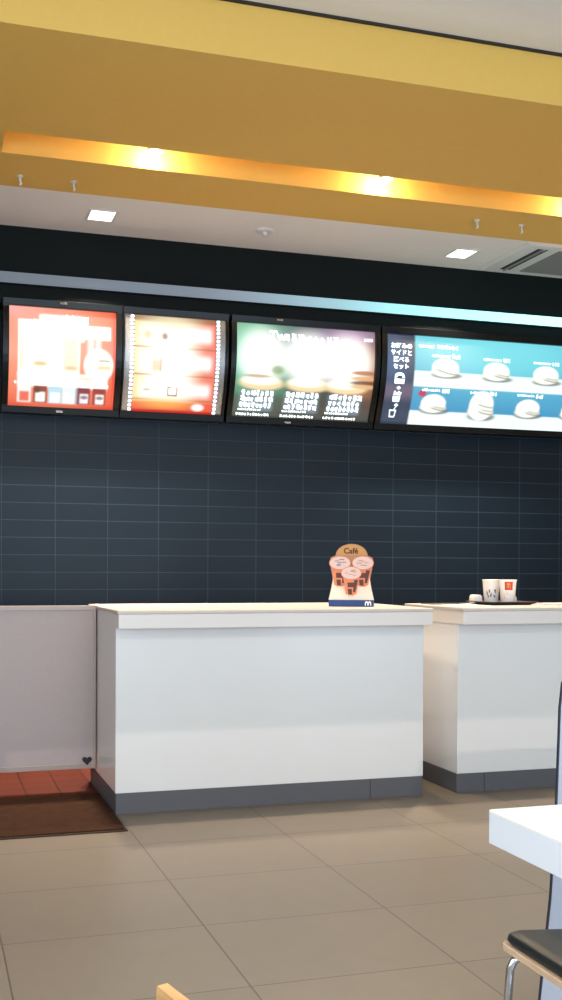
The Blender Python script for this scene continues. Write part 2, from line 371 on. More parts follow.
def art1(U, D):
    img = np.ones(U.shape+(3,))*L3((238, 84, 52))
    img = lay(img, 0.75*ell(U, D, 0.04, 0.04, 0.45, 0.20, 0.9), (255, 205, 215))  # pinkish highlight painted into the top left corner
    img = lay(img, 0.5*rect(U, D, 0, 0.05, 0.1, 0.9, 0.04), (250, 120, 95))
    img = lay(img, 0.45*rect(U, D, -0.1, 1.1, 0.96, 1.1, 0.03), (200, 40, 20))
    glow = ell(U, D, 0.40, 0.42, 0.62, 0.52, 0.5); img = lay(img, 0.75*glow*(U < 0.97), (255, 170, 130))
    img = lay(img, rect(U, D, 0.085, 0.66, 0.13, 0.70), (255, 255, 250), 1.3)
    img = lay(img, rect(U, D, 0.28, 0.70, 0.07, 0.33, 0.02), (255, 255, 255), 1.3)
    img = lay(img, rect(U, D, 0.64, 0.95, 0.16, 0.30, 0.015), (255, 252, 248), 1.3)
    img = lay(img, rect(U, D, 0.10, 0.13, 0.34, 0.62, 0.02), (255, 246, 190))
    img = lay(img, 0.8*rect(U, D, 0.22, 0.36, 0.54, 0.60, 0.03), (255, 238, 170))
    img = lay(img, 0.8*rect(U, D, 0.50, 0.65, 0.30, 0.64, 0.03), (255, 240, 190))
    img = lay(img, 0.5*ell(U, D, 0.29, 0.57, 0.06, 0.02, 0.6), (210, 150, 90))
    img = lay(img, 0.5*ell(U, D, 0.58, 0.60, 0.06, 0.02, 0.6), (220, 160, 100))
    img = lay(img, rect(U, D, 0.73, 0.86, 0.28, 0.44, 0.02), (255, 235, 225))
    img = lay(img, 0.6*rect(U, D, 0.79, 0.81, 0.30, 0.40, 0.012), (240, 150, 130))
    img = lay(img, ell(U, D, 0.84, 0.56, 0.14, 0.17, 0.12), (255, 255, 245), 1.2)
    img = lay(img, 0.8*rect(U, D, 0.84, 0.95, 0.50, 0.52, 0.012), (150, 120, 70))
    img = lay(img, 0.7*rect(U, D, 0.83, 0.96, 0.56, 0.60, 0.015), (240, 205, 110))
    img = lay(img, rect(U, D, 0.085, 0.93, 0.66, 0.80, 0.02), (255, 252, 248), 1.3)
    img = lay(img, 0.7*ell(U, D, 0.72, 0.70, 0.10, 0.02, 0.8), (255, 220, 180))
    for u, c, e in ((0.15, (255, 250, 245), (235, 110, 90)), (0.30, (150, 70, 55), (255, 250, 245)), (0.44, (190, 232, 245), (250, 254, 250)),
                    (0.57, (235, 250, 250), (255, 255, 255)), (0.71, (140, 50, 60), (245, 235, 240)), (0.86, (160, 50, 45), (250, 245, 240))):
        img = lay(img, rect(U, D, u-0.065, u+0.062, 0.79, 0.955, 0.01), c)
        img = lay(img, rect(U, D, u-0.045+0.01*(u > .6), u+0.045, 0.85, 0.945, 0.012), e, 1.1)
        if u > 0.65: img = lay(img, 0.8*ell(U, D, u+0.005, 0.885, 0.035, 0.018, 0.4), (90, 60, 80))
        if abs(u-0.30) < .01: img = lay(img, ell(U, D, 0.27, 0.83, 0.03, 0.03, 0.5), (110, 60, 30))
    img = lay(img, rect(U, D, 0.635, 0.648, 0.79, 0.96, 0.008), (120, 195, 225))
    return img
def art2(U, D):
    img = np.ones(U.shape+(3,))*L3((255, 226, 190))
    img = lay(img, ss(U, 0.35, 1.05), (245, 120, 95))
    img = lay(img, 0.85*(1-ss(U, 0.0, 0.30)), (255, 236, 170))
    img = lay(img, ell(U, D, 0.42, 0.45, 0.30, 0.50, 0.6), (255, 254, 240), 1.35)
    for d0, d1 in ((0.10, 0.26), (0.41, 0.55), (0.70, 0.82)):
        img = lay(img, 0.95*rect(U, D, 0.55, 0.95, d0, d1, 0.05), (255, 250, 246), 1.2)
        img = lay(img, 0.9*rect(U, D, 0.08, 0.42, d0, d1+0.03, 0.06), (255, 254, 240), 1.2)
    for d in (0.33, 0.615, 0.865):
        a = np.exp(-((D-d)/0.010)**2)*(0.75*np.exp(-((U-0.05)/0.22)**2)+0.9*np.exp(-((U-1.0)/0.35)**2))
        img = lay(img, np.clip(a, 0, 1), (190, 110, 50))
    img = lay(img, 0.9*rect(U, D, -0.1, 1.1, -0.1, 0.055, 0.02), (150, 105, 70))
    img = lay(img, 0.8*ell(U, D, 0.45, 0.05, 0.30, 0.06, 0.8), (255, 240, 200))
    img = lay(img, rect(U, D, -0.1, 1.1, 0.885, 1.2, 0.02), (238, 84, 48))
    img = lay(img, 0.7*ell(U, D, 0.40, 0.90, 0.30, 0.05, 0.9), (255, 200, 90))
    img = lay(img, rect(U, D, -0.1, 1.1, 0.97, 1.2, 0.01), (196, 34, 20))
    img = lay(img, ell(U, D, 0.82, 0.93, 0.075, 0.035, 0.4), (255, 240, 235), 1.2)
    img = lay(img, 0.5*ell(U, D, 0.16, 0.20, 0.05, 0.05, 0.7), (240, 170, 90))
    img = lay(img, 0.8*ell(U, D, 0.37, 0.21, 0.035, 0.035, 0.6), (170, 100, 70))
    img = lay(img, 0.6*rect(U, D, 0.22, 0.33, 0.46, 0.58, 0.02), (250, 190, 120))
    img = lay(img, 0.6*rect(U, D, 0.322, 0.338, 0.43, 0.58, 0.008), (180, 110, 60))
    img = lay(img, 0.7*ell(U, D, 0.17, 0.77, 0.05, 0.012, 0.8), (170, 165, 150))
    for r_ in ((0.425, 0.44, 0.73, 0.82), (0.535, 0.55, 0.73, 0.82), (0.43, 0.55, 0.81, 0.828), (0.44, 0.47, 0.73, 0.745)):
        img = lay(img, 0.8*rect(U, D, *r_, 0.006), (140, 100, 90))
    return img
def art3(U, D):
    img = np.ones(U.shape+(3,))*L3((74, 80, 72))
    img = lay(img, rect(U, D, -0.1, 0.33, -0.1, 1.1, 0.15), (78, 96, 74))
    img = lay(img, ell(U, D, 0.14, 0.33, 0.26, 0.42, 0.8), (110, 196, 156))
    img = lay(img, 0.8*ell(U, D, 0.14, 0.30, 0.17, 0.26, 0.7), (190, 250, 225))
    img = lay(img, 0.8*ell(U, D, 0.55, 0.22, 0.35, 0.20, 0.8), (150, 155, 175))
    img = lay(img, 0.9*ell(U, D, 0.83, 0.26, 0.22, 0.28, 0.8), (214, 170, 214))
    img = lay(img, 0.9*ell(U, D, 0.92, 0.45, 0.16, 0.26, 0.6), (245, 160, 90))
    img = lay(img, rect(U, D, 0.93, 1.1, 0.1, 0.9, 0.05)*0.6, (110, 72, 60))
    for cu, g in ((0.19, 1.0), (0.52, 1.15), (0.80, 1.1)):
        img = lay(img, ell(U, D, cu, 0.36, 0.15*g, 0.26, 0.5), (255, 255, 246), 1.35)
        img = lay(img, ell(U, D, cu, 0.64, 0.155, 0.07, 0.25), (255, 226, 176))
        img = lay(img, ell(U, D, cu-0.01, 0.61, 0.13, 0.05, 0.3), (255, 250, 235), 1.2)
    img = lay(img, 0.7*ell(U, D, 0.16, 0.565, 0.09, 0.018, 0.5), (176, 120, 70))
    img = lay(img, 0.8*ell(U, D, 0.295, 0.49, 0.045, 0.05, 0.6), (120, 150, 70))
    for d, c in ((0.47, (190, 110, 60)), (0.53, (230, 180, 110)), (0.58, (120, 60, 40)), (0.62, (235, 190, 130))):
        img = lay(img, 0.9*ell(U, D, 0.93, d, 0.10, 0.025, 0.4), c)
    img = lay(img, rect(U, D, 0.92, 0.98, 0.075, 0.115, 0.01)*0.9, (235, 230, 250))
    # captions sit on a darker ground with a bluish shine
    img = lay(img, 0.55*rect(U, D, -0.1, 1.1, 0.76, 1.1, 0.05), (62, 60, 58))
    for a, b in ((0.035, 0.30), (0.35, 0.63), (0.67, 0.94)):
        img = lay(img, 0.62*rect(U, D, a+0.01, b-0.02, 0.72, 0.93, 0.02), (140, 164, 186))
    return img
BX0, BX1 = 2.965, 5.35
def burger(img, X, Zd, cx, cz, w_, h_, kind):
    """X, Zd metric coordinates of the face (Zd measured downwards)"""
    img = lay(img, 0.8*ell(X, Zd, cx+0.012, cz+h_*0.40, w_*0.54, h_*0.17, 0.25), (84, 92, 90))
    img = lay(img, ell(X, Zd, cx, cz+h_*0.22, w_*0.50, h_*0.26, 0.12), (236, 234, 222), 1.08)
    img = lay(img, ell(X, Zd, cx, cz, w_*0.47, h_*(0.48 if kind < 2 else 0.56), 0.10), (252, 253, 244), 1.12)
    def line(img, z0, k, c, x0=-0.1):
        a_ = np.exp(-((Zd-(cz+h_*z0)-0.018*np.sin((X-cx)/w_*3.0+0.4))/0.0055)**2)*ss(X, cx+w_*x0-.02, cx+w_*x0+.03)*(1-ss(X, cx+w_*0.44, cx+w_*0.48))
        return lay(img, np.clip(a_*k, 0, 1), c)
    img = line(img, 0.20, 0.75, (110, 112, 84), -0.35 if not kind else -0.1)
    if kind: img = line(img, 0.08, 0.6, (120, 116, 92), 0.0)
    if kind == 2: img = line(img, -0.06, 0.7, (112, 110, 88), -0.15)
    return img
BX0, BX1 = 2.965, 5.35
def art4(U, D):
    X = U*(BX1-BX0); Z = D*(Z1-Z0)
    edge = 0.205 + 0*D
    img = np.ones(U.shape+(3,))*L3((92, 184, 214))
    img = lay(img, ss(D, 0.05, 0.42)*0.6, (64, 156, 200))
    img = lay(img, rect(X, D, -1, 9, 0.585, 0.85, 0.012), (78, 168, 208))
    img = lay(img, 0.35*ss(D, 0.70, 0.84)*(D < 0.85), (50, 136, 192))
    img = lay(img, 0.85*ell(X, D, 0.80, 0.14, 0.75, 0.34, 0.9), (132, 236, 244))
    img = lay(img, rect(X, D, -1, 9, 0.40, 0.575, 0.008), (238, 252, 252), 1.12)
    img = lay(img, rect(X, D, -1, 9, 0.84, 1.2, 0.008), (238, 252, 252), 1.12)
    for i in range(6):
        img = burger(img, X, Z, 0.440+0.392*i, 0.205+0.004*i, 0.215, 0.130, 0 if i == 0 else 1)
    for i in range(6):
        img = burger(img, X, Z, 0.378+0.368*i, 0.445, 0.20, 0.125 if i % 3 != 1 else 0.175, 2 if i % 3 == 1 else 1)
    img = lay(img, ell(X, Z, 0.285, 0.383, 0.030, 0.022, 0.3), (196, 70, 100))
    # the navy column at the left with its soft violet band
    nav = 1-ss(X, 0.205, 0.215)
    img = lay(img, nav, (44, 62, 92))
    img = lay(img, nav*0.55*ell(U*0+0.5, D, 0.5, 0.64, 1.0, 0.08, 0.8), (140, 120, 140))
    img = lay(img, nav*0.5*ell(X, D, 0.02, 0.28, 0.12, 0.22, 0.8), (84, 120, 168))
    return img

# board 1: red poster
b1 = board('leftmost menu board, bright red poster crowded with burgers and drinks', 0.487, 1.136, 0.447, 1.176)
s1 = make_poster('screen', 0.487, 1.136, 130, 120, art1, b1)
glyph_mesh([(0.60, 0.74, 0.80, 0.05, 5, 0.2), (0.78, 0.97, 0.84, 0.06, 5, 0.2), (0.52, 0.62, 0.22, 0.02, 6, 0.2), (0.92, 1.10, 0.215, 0.02, 10, 0.22)], M['glow_white'], s1, seed=3)
# board 2: combo rows between two LED strips
b2 = board('second menu board from left, three pale orange rows between dotted light strips', 1.190, 1.842, 1.178, 1.862)
s2 = make_poster('screen', 1.252, 1.778, 110, 120, art2, b2, d=-0.001)
for a, b in ((1.190, 1.252), (1.778, 1.841)):
    bm = bmesh.new(); curved_bar(bm, a, b, -0.008, 0.010, 0.0, 1.0); obj('side_panel', bm, M['silver'], b2)
for xx in (1.238, 1.792):
    bm = bmesh.new()
    for i in range(24):
        p = Vector(on_board(xx, 0.02+0.96*i/23, -0.012)); box(bm, p.x-0.009, p.x+0.009, p.y-0.006, p.y+0.006, p.z-0.0065, p.z+0.0065)
    obj('led_strip', bm, M['led'], b2)
# board 3: three burgers with captions
b3 = board('third menu board from left, dark poster of three glowing burgers over white captions', 1.915, 2.880, 1.878, 2.915)
s3 = make_poster('screen', 1.915, 2.880, 180, 120, art3, b3)
spec = []
for k, (a, b) in enumerate(((0.035, 0.285), (0.35, 0.61), (0.665, 0.925))):
    xa = 1.915+0.965*a; xb = 1.915+0.965*b
    spec += [(xa+.015, xb, 0.225, 0.036, 7, 0.36), (xa+.012, xb-.008, 0.163, 0.034, 7, 0.38), (xa+.006, xb-.012, 0.10, 0.034, 8, 0.38), (xa, xb-.08, 0.068, 0.015, 12, 0.3),
             (xa-.008, xb-.02, 0.015, 0.018, 12, 0.32)]
glyph_mesh(spec, M['glow_white'], s3, seed=5)
text_on_board('Tw', 2.195, 0.835, 0.085, M['glow_white'], s3, 0.003)
glyph_mesh([(2.235, 2.43, 0.83, 0.055, 4, 0.22), (2.44, 2.62, 0.835, 0.05, 4, 0.22), (2.64, 2.70, 0.835, 0.04, 2, 0.22), (2.80, 2.865, 0.885, 0.02, 5, 0.3)], M['glow_white'], s3, seed=9)
# board 4: blue board of burgers on white shelves
b4 = board('rightmost wide menu board, blue with two white shelves of burgers', BX0, BX1, 2.925, 5.39)
s4 = make_poster('screen', BX0, BX1, 330, 110, art4, b4)
for k, s in enumerate(('お好みの', 'サイドと', '選べる', 'セット')):
    text_on_board(s, BX0+0.108, 0.845-0.078*k, 0.040, M['glow_soft'], s4, 0.0007)
spec = [(3.20, 3.32, 0.865, 0.022, 5, .25), (3.34, 3.50, 0.865, 0.024, 6, .25)]
for i in range(6): spec += [(3.30+0.392*i, 3.44+0.392*i, 0.765-0.002*i, 0.018, 9, 0.25), (3.45+0.392*i, 3.51+0.392*i, 0.755-0.002*i, 0.030, 3, 0.3)]
for i in range(6): spec += [(3.24+0.368*i, 3.38+0.368*i, 0.375, 0.018, 9, 0.25), (3.39+0.368*i, 3.45+0.368*i, 0.362, 0.030, 3, 0.3)]
glyph_mesh(spec, M['glow_white'], s4, seed=21)
# icons in the navy column: burger box + fries + cup
bm = bmesh.new()
def icon(poly):
    bm.faces.new([bm.verts.new(on_board(BX0+x, t)) for x, t in poly])
def ring(poly, k=0.62):
    cx_ = sum(p[0] for p in poly)/len(poly); ct = sum(p[1] for p in poly)/len(poly)
    o_ = [bm.verts.new(on_board(BX0+x, t)) for x, t in poly]; i_ = [bm.verts.new(on_board(BX0+cx_+(x-cx_)*k, ct+(t-ct)*k)) for x, t in poly]
    n = len(poly)
    for i in range(n): bm.faces.new((o_[i], o_[(i+1)%n], i_[(i+1)%n], i_[i]))
icon([(0.068, 0.44), (0.138, 0.44), (0.14, 0.495), (0.066, 0.495)])
icon([(0.066, 0.505), (0.082, 0.505), (0.090, 0.53), (0.118, 0.53), (0.124, 0.505), (0.14, 0.505), (0.132, 0.55), (0.112, 0.565), (0.092, 0.565), (0.072, 0.55)])
for ct in (0.395, 0.205):
    icon([(0.095, ct-0.018), (0.109, ct-0.018), (0.109, ct+0.018), (0.095, ct+0.018)]); icon([(0.087, ct-0.007), (0.117, ct-0.007), (0.117, ct+0.007), (0.087, ct+0.007)])
icon([(0.070, 0.24), (0.118, 0.24), (0.124, 0.30), (0.066, 0.30)])
for k in range(4): icon([(0.070+.014*k, 0.31), (0.080+.014*k, 0.31), (0.084+.015*k, 0.36-.012*(k % 2)), (0.073+.015*k, 0.36-.012*(k % 2))])
ring([(0.062, 0.07), (0.102, 0.07), (0.110, 0.155), (0.056, 0.155)])
icon([(0.086, 0.16), (0.094, 0.16), (0.106, 0.19), (0.098, 0.19)])
obj('icons', bm, M['glow_soft'], s4)
for t_, xs in ((b1, (0.81, 0.80)), (b3, (2.2, 2.3))):
    for xx, tt in zip(xs, (1.045, -0.045)):
        p = Vector(on_board(xx, tt, -0.026)); obj('glint_clip', B(p.x-0.022, p.x+0.022, p.y-0.006, p.y+0.004, p.z-0.006, p.z+0.006), M['chrome'], t_, bevel=0.002)  # small chrome clips put in for the glints on the frames

# ------------------------------------------------------------------ lamps on and in the ceiling
def spot(x, label):
    t = thing('spot_lamp', label, 'spot lamp', (x, 5.63, ZS+0.045), 0, 'warm spot lamps in the bulkhead slot')
    bm = bmesh.new(); lathe(bm, [(0.0005, -0.020), (0.020, -0.017), (0.033, -0.006), (0.036, 0.008), (0.034, 0.018)], n=24, cap0=False, cap1=True); obj('bulb', bm, M['bulb'], t)
    bm = bmesh.new(); lathe(bm, [(0.040, -0.004), (0.040, 0.05), (0.026, 0.10), (0.018, 0.12), (0.018, 0.194)], n=24, cap0=False, cap1=True); obj('housing', bm, M['fixture'], t)
    d = bpy.data.lights.new('spot_light', 'POINT'); d.energy = 6.5; d.color = (1.0, 0.86, 0.56); d.shadow_soft_size = 0.02
    o = bpy.data.objects.new('spot_light', d); C.objects.link(o); o.location = (x, 5.690, ZS+0.035)
    d = bpy.data.lights.new('spot_beam', 'SPOT'); d.energy = 130; d.color = (1.0, 0.82, 0.62); d.spot_size = R(96); d.spot_blend = 0.8; d.shadow_soft_size = 0.03
    o = bpy.data.objects.new('spot_beam', d); C.objects.link(o); o.location = (x, 5.65, ZS-0.0); o.rotation_euler = (R(-20), 0, 0)
for x, l in ((1.119, 'left warm glowing spot lamp in the bulkhead slot above the left counter'), (2.395, 'middle warm glowing spot lamp in the bulkhead slot'), (3.66, 'right warm glowing spot lamp in the bulkhead slot at the picture edge')):
    spot(x, l)
def downlight(x, y, label):
    t = thing('downlight', label, 'ceiling light', (x, y, ZS), 0, 'square downlights over the crew side')
    bm = bmesh.new()
    for a in ((-0.085, 0.085, -0.105, -0.090), (-0.085, 0.085, 0.090, 0.105), (-0.085, -0.070, -0.090, 0.090), (0.070, 0.085, -0.090, 0.090)):
        box(bm, *a, -0.006, 0.0)
    obj('frame', bm, M['fixture'], t)
    obj('lens', B(-0.070, 0.070, -0.090, 0.090, -0.004, 0.0), M['downlight'], t)
    d = bpy.data.lights.new('downlight_beam', 'AREA'); d.shape = 'RECTANGLE'; d.size = 0.13; d.size_y = 0.16; d.spread = R(84); d.energy = 40; d.color = (1.0, 0.86, 0.70)
    o = bpy.data.objects.new('downlight_beam', d); C.objects.link(o); o.location = (x, y, ZS-0.012)
downlight(0.995, 6.62, 'square white downlight in the crew side ceiling above the left end of the counters')
downlight(3.37, 6.655, 'square white downlight in the crew side ceiling beside the air conditioner')
# smoke detector
t = thing('smoke_detector', 'small round ceiling sensor between the two square downlights', 'smoke detector', (1.995, 6.59, ZS))
bm = bmesh.new(); lathe(bm, [(0.058, 0), (0.058, -0.008), (0.050, -0.014)][::-1], n=28, cap0=True, cap1=False); obj('base', bm, M['fixture'], t)
bm = bmesh.new(); lathe(bm, [(0.006, -0.034), (0.013, -0.038), (0.015, -0.013)], n=16); obj('sensor_tip', bm, M['fixture'], t)
# ceiling hooks
def hook_mesh():
    bm = bmesh.new(); lathe(bm, [(0.016, -0.008), (0.016, 0.0)], n=16, cap1=True)
    tube(bm, [(0, 0, 0), (0, 0, -0.026), (0.004, 0, -0.034), (0.006, 0, -0.042), (0.002, 0, -0.048), (-0.004, 0, -0.046)], 0.006, 8); return bm
hk = obj('ceiling_hook', hook_mesh(), M['fixture']); hk.location = (0.482, 6.09, ZS)
tag(hk, 'white ceiling hook on the ochre strip, leftmost of all', 'hook', 'white ceiling hooks')
for x, y, l in ((0.765, 6.09, 'white ceiling hook on the ochre strip, above and left of the left downlight'), (3.135, 5.99, 'white ceiling hook on the ochre strip, above the right downlight'), (3.435, 5.99, 'white ceiling hook on the ochre strip above the air conditioner')):
    h = hk.copy(); C.objects.link(h); h.location = (x, y, ZS); h['label'] = l
# air conditioner cassette
t = thing('air_conditioner', 'white ceiling air conditioner with dark outlet slots at the right', 'air conditioner', (4.12, 6.60, ZS))
bm = bmesh.new()
prism(bm, [(-0.48, 0.0), (-0.46, -0.022), (0.46, -0.022), (0.48, 0.0)], 'y', -0.325, 0.325)
obj('panel', bm, M['fixture'], t)
for s in (-1, 1):
    bm = bmesh.new()
    a, b = (-0.362, -0.318) if s < 0 else (0.318, 0.362)
    box(bm, a, b, -0.26, 0.24, -0.0245, -0.0215); obj('outlet', bm, M['dark_slot'], t)
    bm = bmesh.new(); c_ = b+0.022 if s < 0 else a-0.022; box(bm, c_-0.008, c_+0.008, -0.26, 0.24, -0.0235, -0.0215); obj('outlet', bm, M['dark_slot'], t)
    bm = bmesh.new(); x = (a+b)/2+0.006
    box(bm, x-0.004, x+0.004, -0.26, 0.24, -0.036, -0.023); obj('louvre', bm, M['ac_grey'], t)
bm = bmesh.new()
box(bm, -0.21, 0.21, -0.26, 0.24, -0.026, -0.0215)
for i in range(26):
    x = -0.205+i*0.0164; box(bm, x, x+0.006, -0.258, 0.238, -0.031, -0.025)
obj('grille', bm, M['ac_grey'], t)

# ------------------------------------------------------------------ counters
YC = 5.346
def counter(name, label, x0, x1, D_, side_apron):
    t = thing(name, label, 'counter', (0, 0, 0), 0, 'white service counters')
    obj('plinth', B(x0+0.002, x1-0.012, YC+0.002, D_-0.05, 0, 0.103), M['plinth'], t, bevel=0.002)
    xa = x0+0.004 if side_apron else x0
    obj('body', B(xa, x1-0.010, YC, D_-0.01, 0.103, 0.972), M['lam'], t, bevel=0.003)
    bm = bmesh.new(); box(bm, x0, x1+0.004, YC-0.078, YC+0.0, 0.902, 0.972)
    if side_apron: box(bm, x0-0.004, x0+0.003, YC-0.078, D_-0.005, 0.902, 0.972)
    obj('apron', bm, M['apron'], t, bevel=0.003)
    obj('worktop', B(x0-0.006, x1+0.006, YC-0.082, D_, 0.972, 0.990), M['top'], t, bevel=0.004)
    jx = 2.205 if x0 < 2 else 2.865
    obj('joint_strip', B(jx-0.0022, jx+0.0022, YC+0.0012, YC+0.004, 0.002, 0.101), M['joint'], t)
    return t
counter('service_counter', 'long white service counter in the middle with cup display on its end', 0.878, 2.513, 6.25, False)
counter('service_counter', 'white service counter at the right with a tray of cups on top', 2.698, 4.75, 6.02, True)
# seam in the plinths is printed by a thin dark joint
# gate
t = thing('swing_gate', 'low mauve grey swing gate left of the counter above the brown mat', 'gate', (0, 0, 0))
GX0, GX1, GY = -0.30, 0.872, 5.95
obj('panel', B(GX0+0.02, GX1-0.014, GY+0.004, GY+0.030, 0.150, 0.965), M['gate'], t)
bm = bmesh.new()
box(bm, GX0, GX1, GY, GY+0.034, 0.965, 0.991); box(bm, GX0, GX1, GY, GY+0.034, 0.122, 0.150)
box(bm, GX0, GX0+0.02, GY, GY+0.034, 0.150, 0.965); box(bm, GX1-0.014, GX1, GY, GY+0.034, 0.150, 0.965)
obj('frame', bm, M['gate_rim'], t, bevel=0.002)
bm = bmesh.new()                # heart shaped catch near the lower corner
hp = []
for i in range(28):
    a = 2*math.pi*i/28; hp.append((0.826+0.0016*16*math.sin(a)**3, 0.166+0.0016*(13*math.cos(a)-5*math.cos(2*a)-2*math.cos(3*a)-math.cos(4*a))))
prism(bm, hp, 'y', GY-0.004, GY+0.004); obj('catch', bm, M['darkmetal'], t)
bm = bmesh.new(); box(bm, GX0-0.08, GX0, GY-0.03, GY+0.06, 0, 1.0); 
o = obj('gate_post', bm, M['gate_rim'], t)
# floor mat
t = thing('floor_mat', 'dark brown entrance mat on the floor in front of the gate', 'mat', (0, 0, 0))
obj('backing', B(-1.30, 0.880, 5.000, 5.855, 0.0, 0.006), M['mat_edge'], t, bevel=0.002)
obj('pile', B(-1.285, 0.866, 5.014, 5.842, 0.006, 0.012), M['mat_rug'], t)

# ------------------------------------------------------------------ things on the counters
CT = 0.990
# cup display stand
t = thing('cup_display', 'cardboard coffee display with three printed cups and a blue base on the counter', 'display stand', (2.175, 5.56, CT), R(-25))
obj('base', B(-0.120, 0.120, 0.0, 0.07, 0.0, 0.036), M['pop_blue'], t, bevel=0.002)
bm = bmesh.new()                # small white m mark on the base
ms = []
for cx_ in (0.083, 0.099):
    ms = [(cx_-0.009, 0.006), (cx_-0.009, 0.022), (cx_-0.004, 0.030), (cx_+0.004, 0.030), (cx_+0.009, 0.022), (cx_+0.009, 0.006), (cx_+0.004, 0.006), (cx_+0.003, 0.021), (cx_-0.003, 0.021), (cx_-0.004, 0.006)]
    prism(bm, ms, 'y', -0.0016, 0.0)
obj('emblem', bm, M['cup'], t)
mt = Matrix.Translation((0, 0.004, 0.036)) @ Matrix.Rotation(R(-4), 4, 'X')
bm = bmesh.new()
poly = [(-0.122, 0.0), (0.122, 0.0), (0.108, 0.06), (0.098, 0.12), (0.10, 0.16), (-0.10, 0.16), (-0.098, 0.12), (-0.108, 0.06)]
prism(bm, poly, 'y', 0.006, 0.010, mtx=mt); obj('front_card', bm, M['pop_white'], t)
mb = Matrix.Translation((0, 0.012, 0.036)) @ Matrix.Rotation(R(-4), 4, 'X')
bm = bmesh.new()
poly = [(-0.098, 0.10), (0.098, 0.10), (0.118, 0.205), (0.112, 0.228), (0.088, 0.238)] + [(0.0+0.086*math.cos(R(a)), 0.238+0.064*math.sin(R(a))) for a in range(5, 176, 10)] + [(-0.088, 0.238), (-0.112, 0.228), (-0.118, 0.205)]
prism(bm, poly, 'y', 0.0, 0.004, mtx=mb); hd = obj('header', bm, M['pop_tan'], t)
bm = bmesh.new()
prism(bm, [(0.0+0.078*math.cos(R(a)), 0.242+0.053*math.sin(R(a))) for a in range(0, 181, 10)], 'y', -0.001, 0.0, mtx=mb); obj('sign_panel', bm, M['pop_gold'], hd)
me = text_mesh('Café', 0.042, 0.0012); bm = bmesh.new(); bm.from_mesh(me)
for v in bm.verts: v.co = mb @ Vector((v.co.x-0.004, -0.0018, 0.250+v.co.y))
obj('lettering', bm, M['cup_brown'], hd)
def printed_cup(cx_, cz_, sc, yo, lidm):
    mm = Matrix.Translation((0, yo, 0.036)) @ Matrix.Rotation(R(-4), 4, 'X') @ Matrix.Translation((cx_, 0, cz_)) @ Matrix.Diagonal((sc, 1, sc*1.13, 1))
    bm = bmesh.new()
    prism(bm, [(-0.045, 0.0), (-0.028, -0.092), (-0.012, -0.100), (0.012, -0.100), (0.028, -0.092), (0.045, 0.0)], 'y', 0.0, 0.004, mtx=mm)
    prism(bm, [(0.0545*math.cos(R(a)), 0.004+0.0315*math.sin(R(a))) for a in range(0, 360, 12)], 'y', -0.0005, 0.0042, mtx=mm)
    c = obj('printed_cup', bm, M['cup_orange'], t)
    bm = bmesh.new(); prism(bm, [(0.051*math.cos(R(a)), 0.004+0.028*math.sin(R(a))) for a in range(0, 360, 12)], 'y', -0.002, 0.0045, mtx=mm); obj('lid', bm, lidm, c)
    bm = bmesh.new()
    prism(bm, [(-0.020, -0.040), (-0.018, -0.062), (0.022, -0.062), (0.026, -0.040)], 'y', -0.001, 0.0, mtx=mm)
    prism(bm, [(0.016, -0.028), (0.010, -0.085), (0.022, -0.085), (0.036, -0.028)], 'y', -0.0012, -0.0002, mtx=mm)
    prism(bm, [(-0.018, -0.070), (-0.014, -0.094), (0.006, -0.096), (0.004, -0.070)], 'y', -0.001, 0.0, mtx=mm)
    obj('cup_print', bm, M['cup_brown'], c)
    bm = bmesh.new(); rn = random.Random(int(cx_*1000)+5)
    for k in range(7):
        a = rn.uniform(-0.035, 0.012); z = 0.004+rn.uniform(-0.015, 0.013); prism(bm, [(a, z), (a+0.020, z+0.001), (a+0.020, z+0.004), (a, z+0.003)], 'y', -0.003, -0.002, mtx=mm)
    obj('lid_print', bm, M['grey_print'] if cx_ < -0.01 else M['pop_tan'], c)
printed_cup(-0.061, 0.194, 1.08, 0.001, M['lid']); printed_cup(0.061, 0.194, 1.08, 0.0015, M['lid']); printed_cup(0.0, 0.140, 1.02, -0.006, M['lid'])

# tray and the things on it
def sweep_tray(bm, x0, x1, y0, y1, z):
    def rr(ins, r):
        pts = []
        for cx_, cy_, a0 in ((x1-r-ins, y1-r-ins, 0), (x0+r+ins, y1-r-ins, 90), (x0+r+ins, y0+r+ins, 180), (x1-r-ins, y0+r+ins, 270)):
            for k in range(7): pts.append((cx_+r*math.cos(R(a0+15*k)), cy_+r*math.sin(R(a0+15*k))))
        return pts
    rings = []
    for ins, zz in ((0.035, 0), (0.0, 0.016), (0.0, 0.019), (0.038, 0.004)):
        rings.append([bm.verts.new((p[0], p[1], z+zz)) for p in rr(ins, 0.03)])
    n = len(rings[0]); bm.faces.new(rings[0][::-1]); bm.faces.new(rings[-1])
    for a, b in zip(rings, rings[1:]):
        for k in range(n): bm.faces.new((a[k], a[(k+1)%n], b[(k+1)%n], b[k]))
bm = bmesh.new(); sweep_tray(bm, 3.035, 3.350, 5.60, 5.93, CT)
tag(obj('serving_tray', bm, M['tray']), 'dark brown serving tray on the right counter', 'tray')
TZ = CT+0.0046
def paper_cup(x, y, label):
    t = thing('paper_cup', label, 'cup', (x, y, TZ), 0, 'white paper cups on the tray')
    bm = bmesh.new(); lathe(bm, [(0.037, 0.0), (0.039, 0.003), (0.050, 0.136)], n=40, cap0=True)
    lathe(bm, [(0.048, 0.134), (0.038, 0.006)], n=40, cap0=False, cap1=True)
    obj('cup_body', bm, M['cup'], t)
    bm = bmesh.new(); n = 40
    tube(bm, [(0.0500*math.cos(2*math.pi*k/n), 0.0500*math.sin(2*math.pi*k/n), 0.137) for k in range(n+1)], 0.0024, 8, closed_ends=False)
    obj('rim', bm, M['cup'], t)
    return t
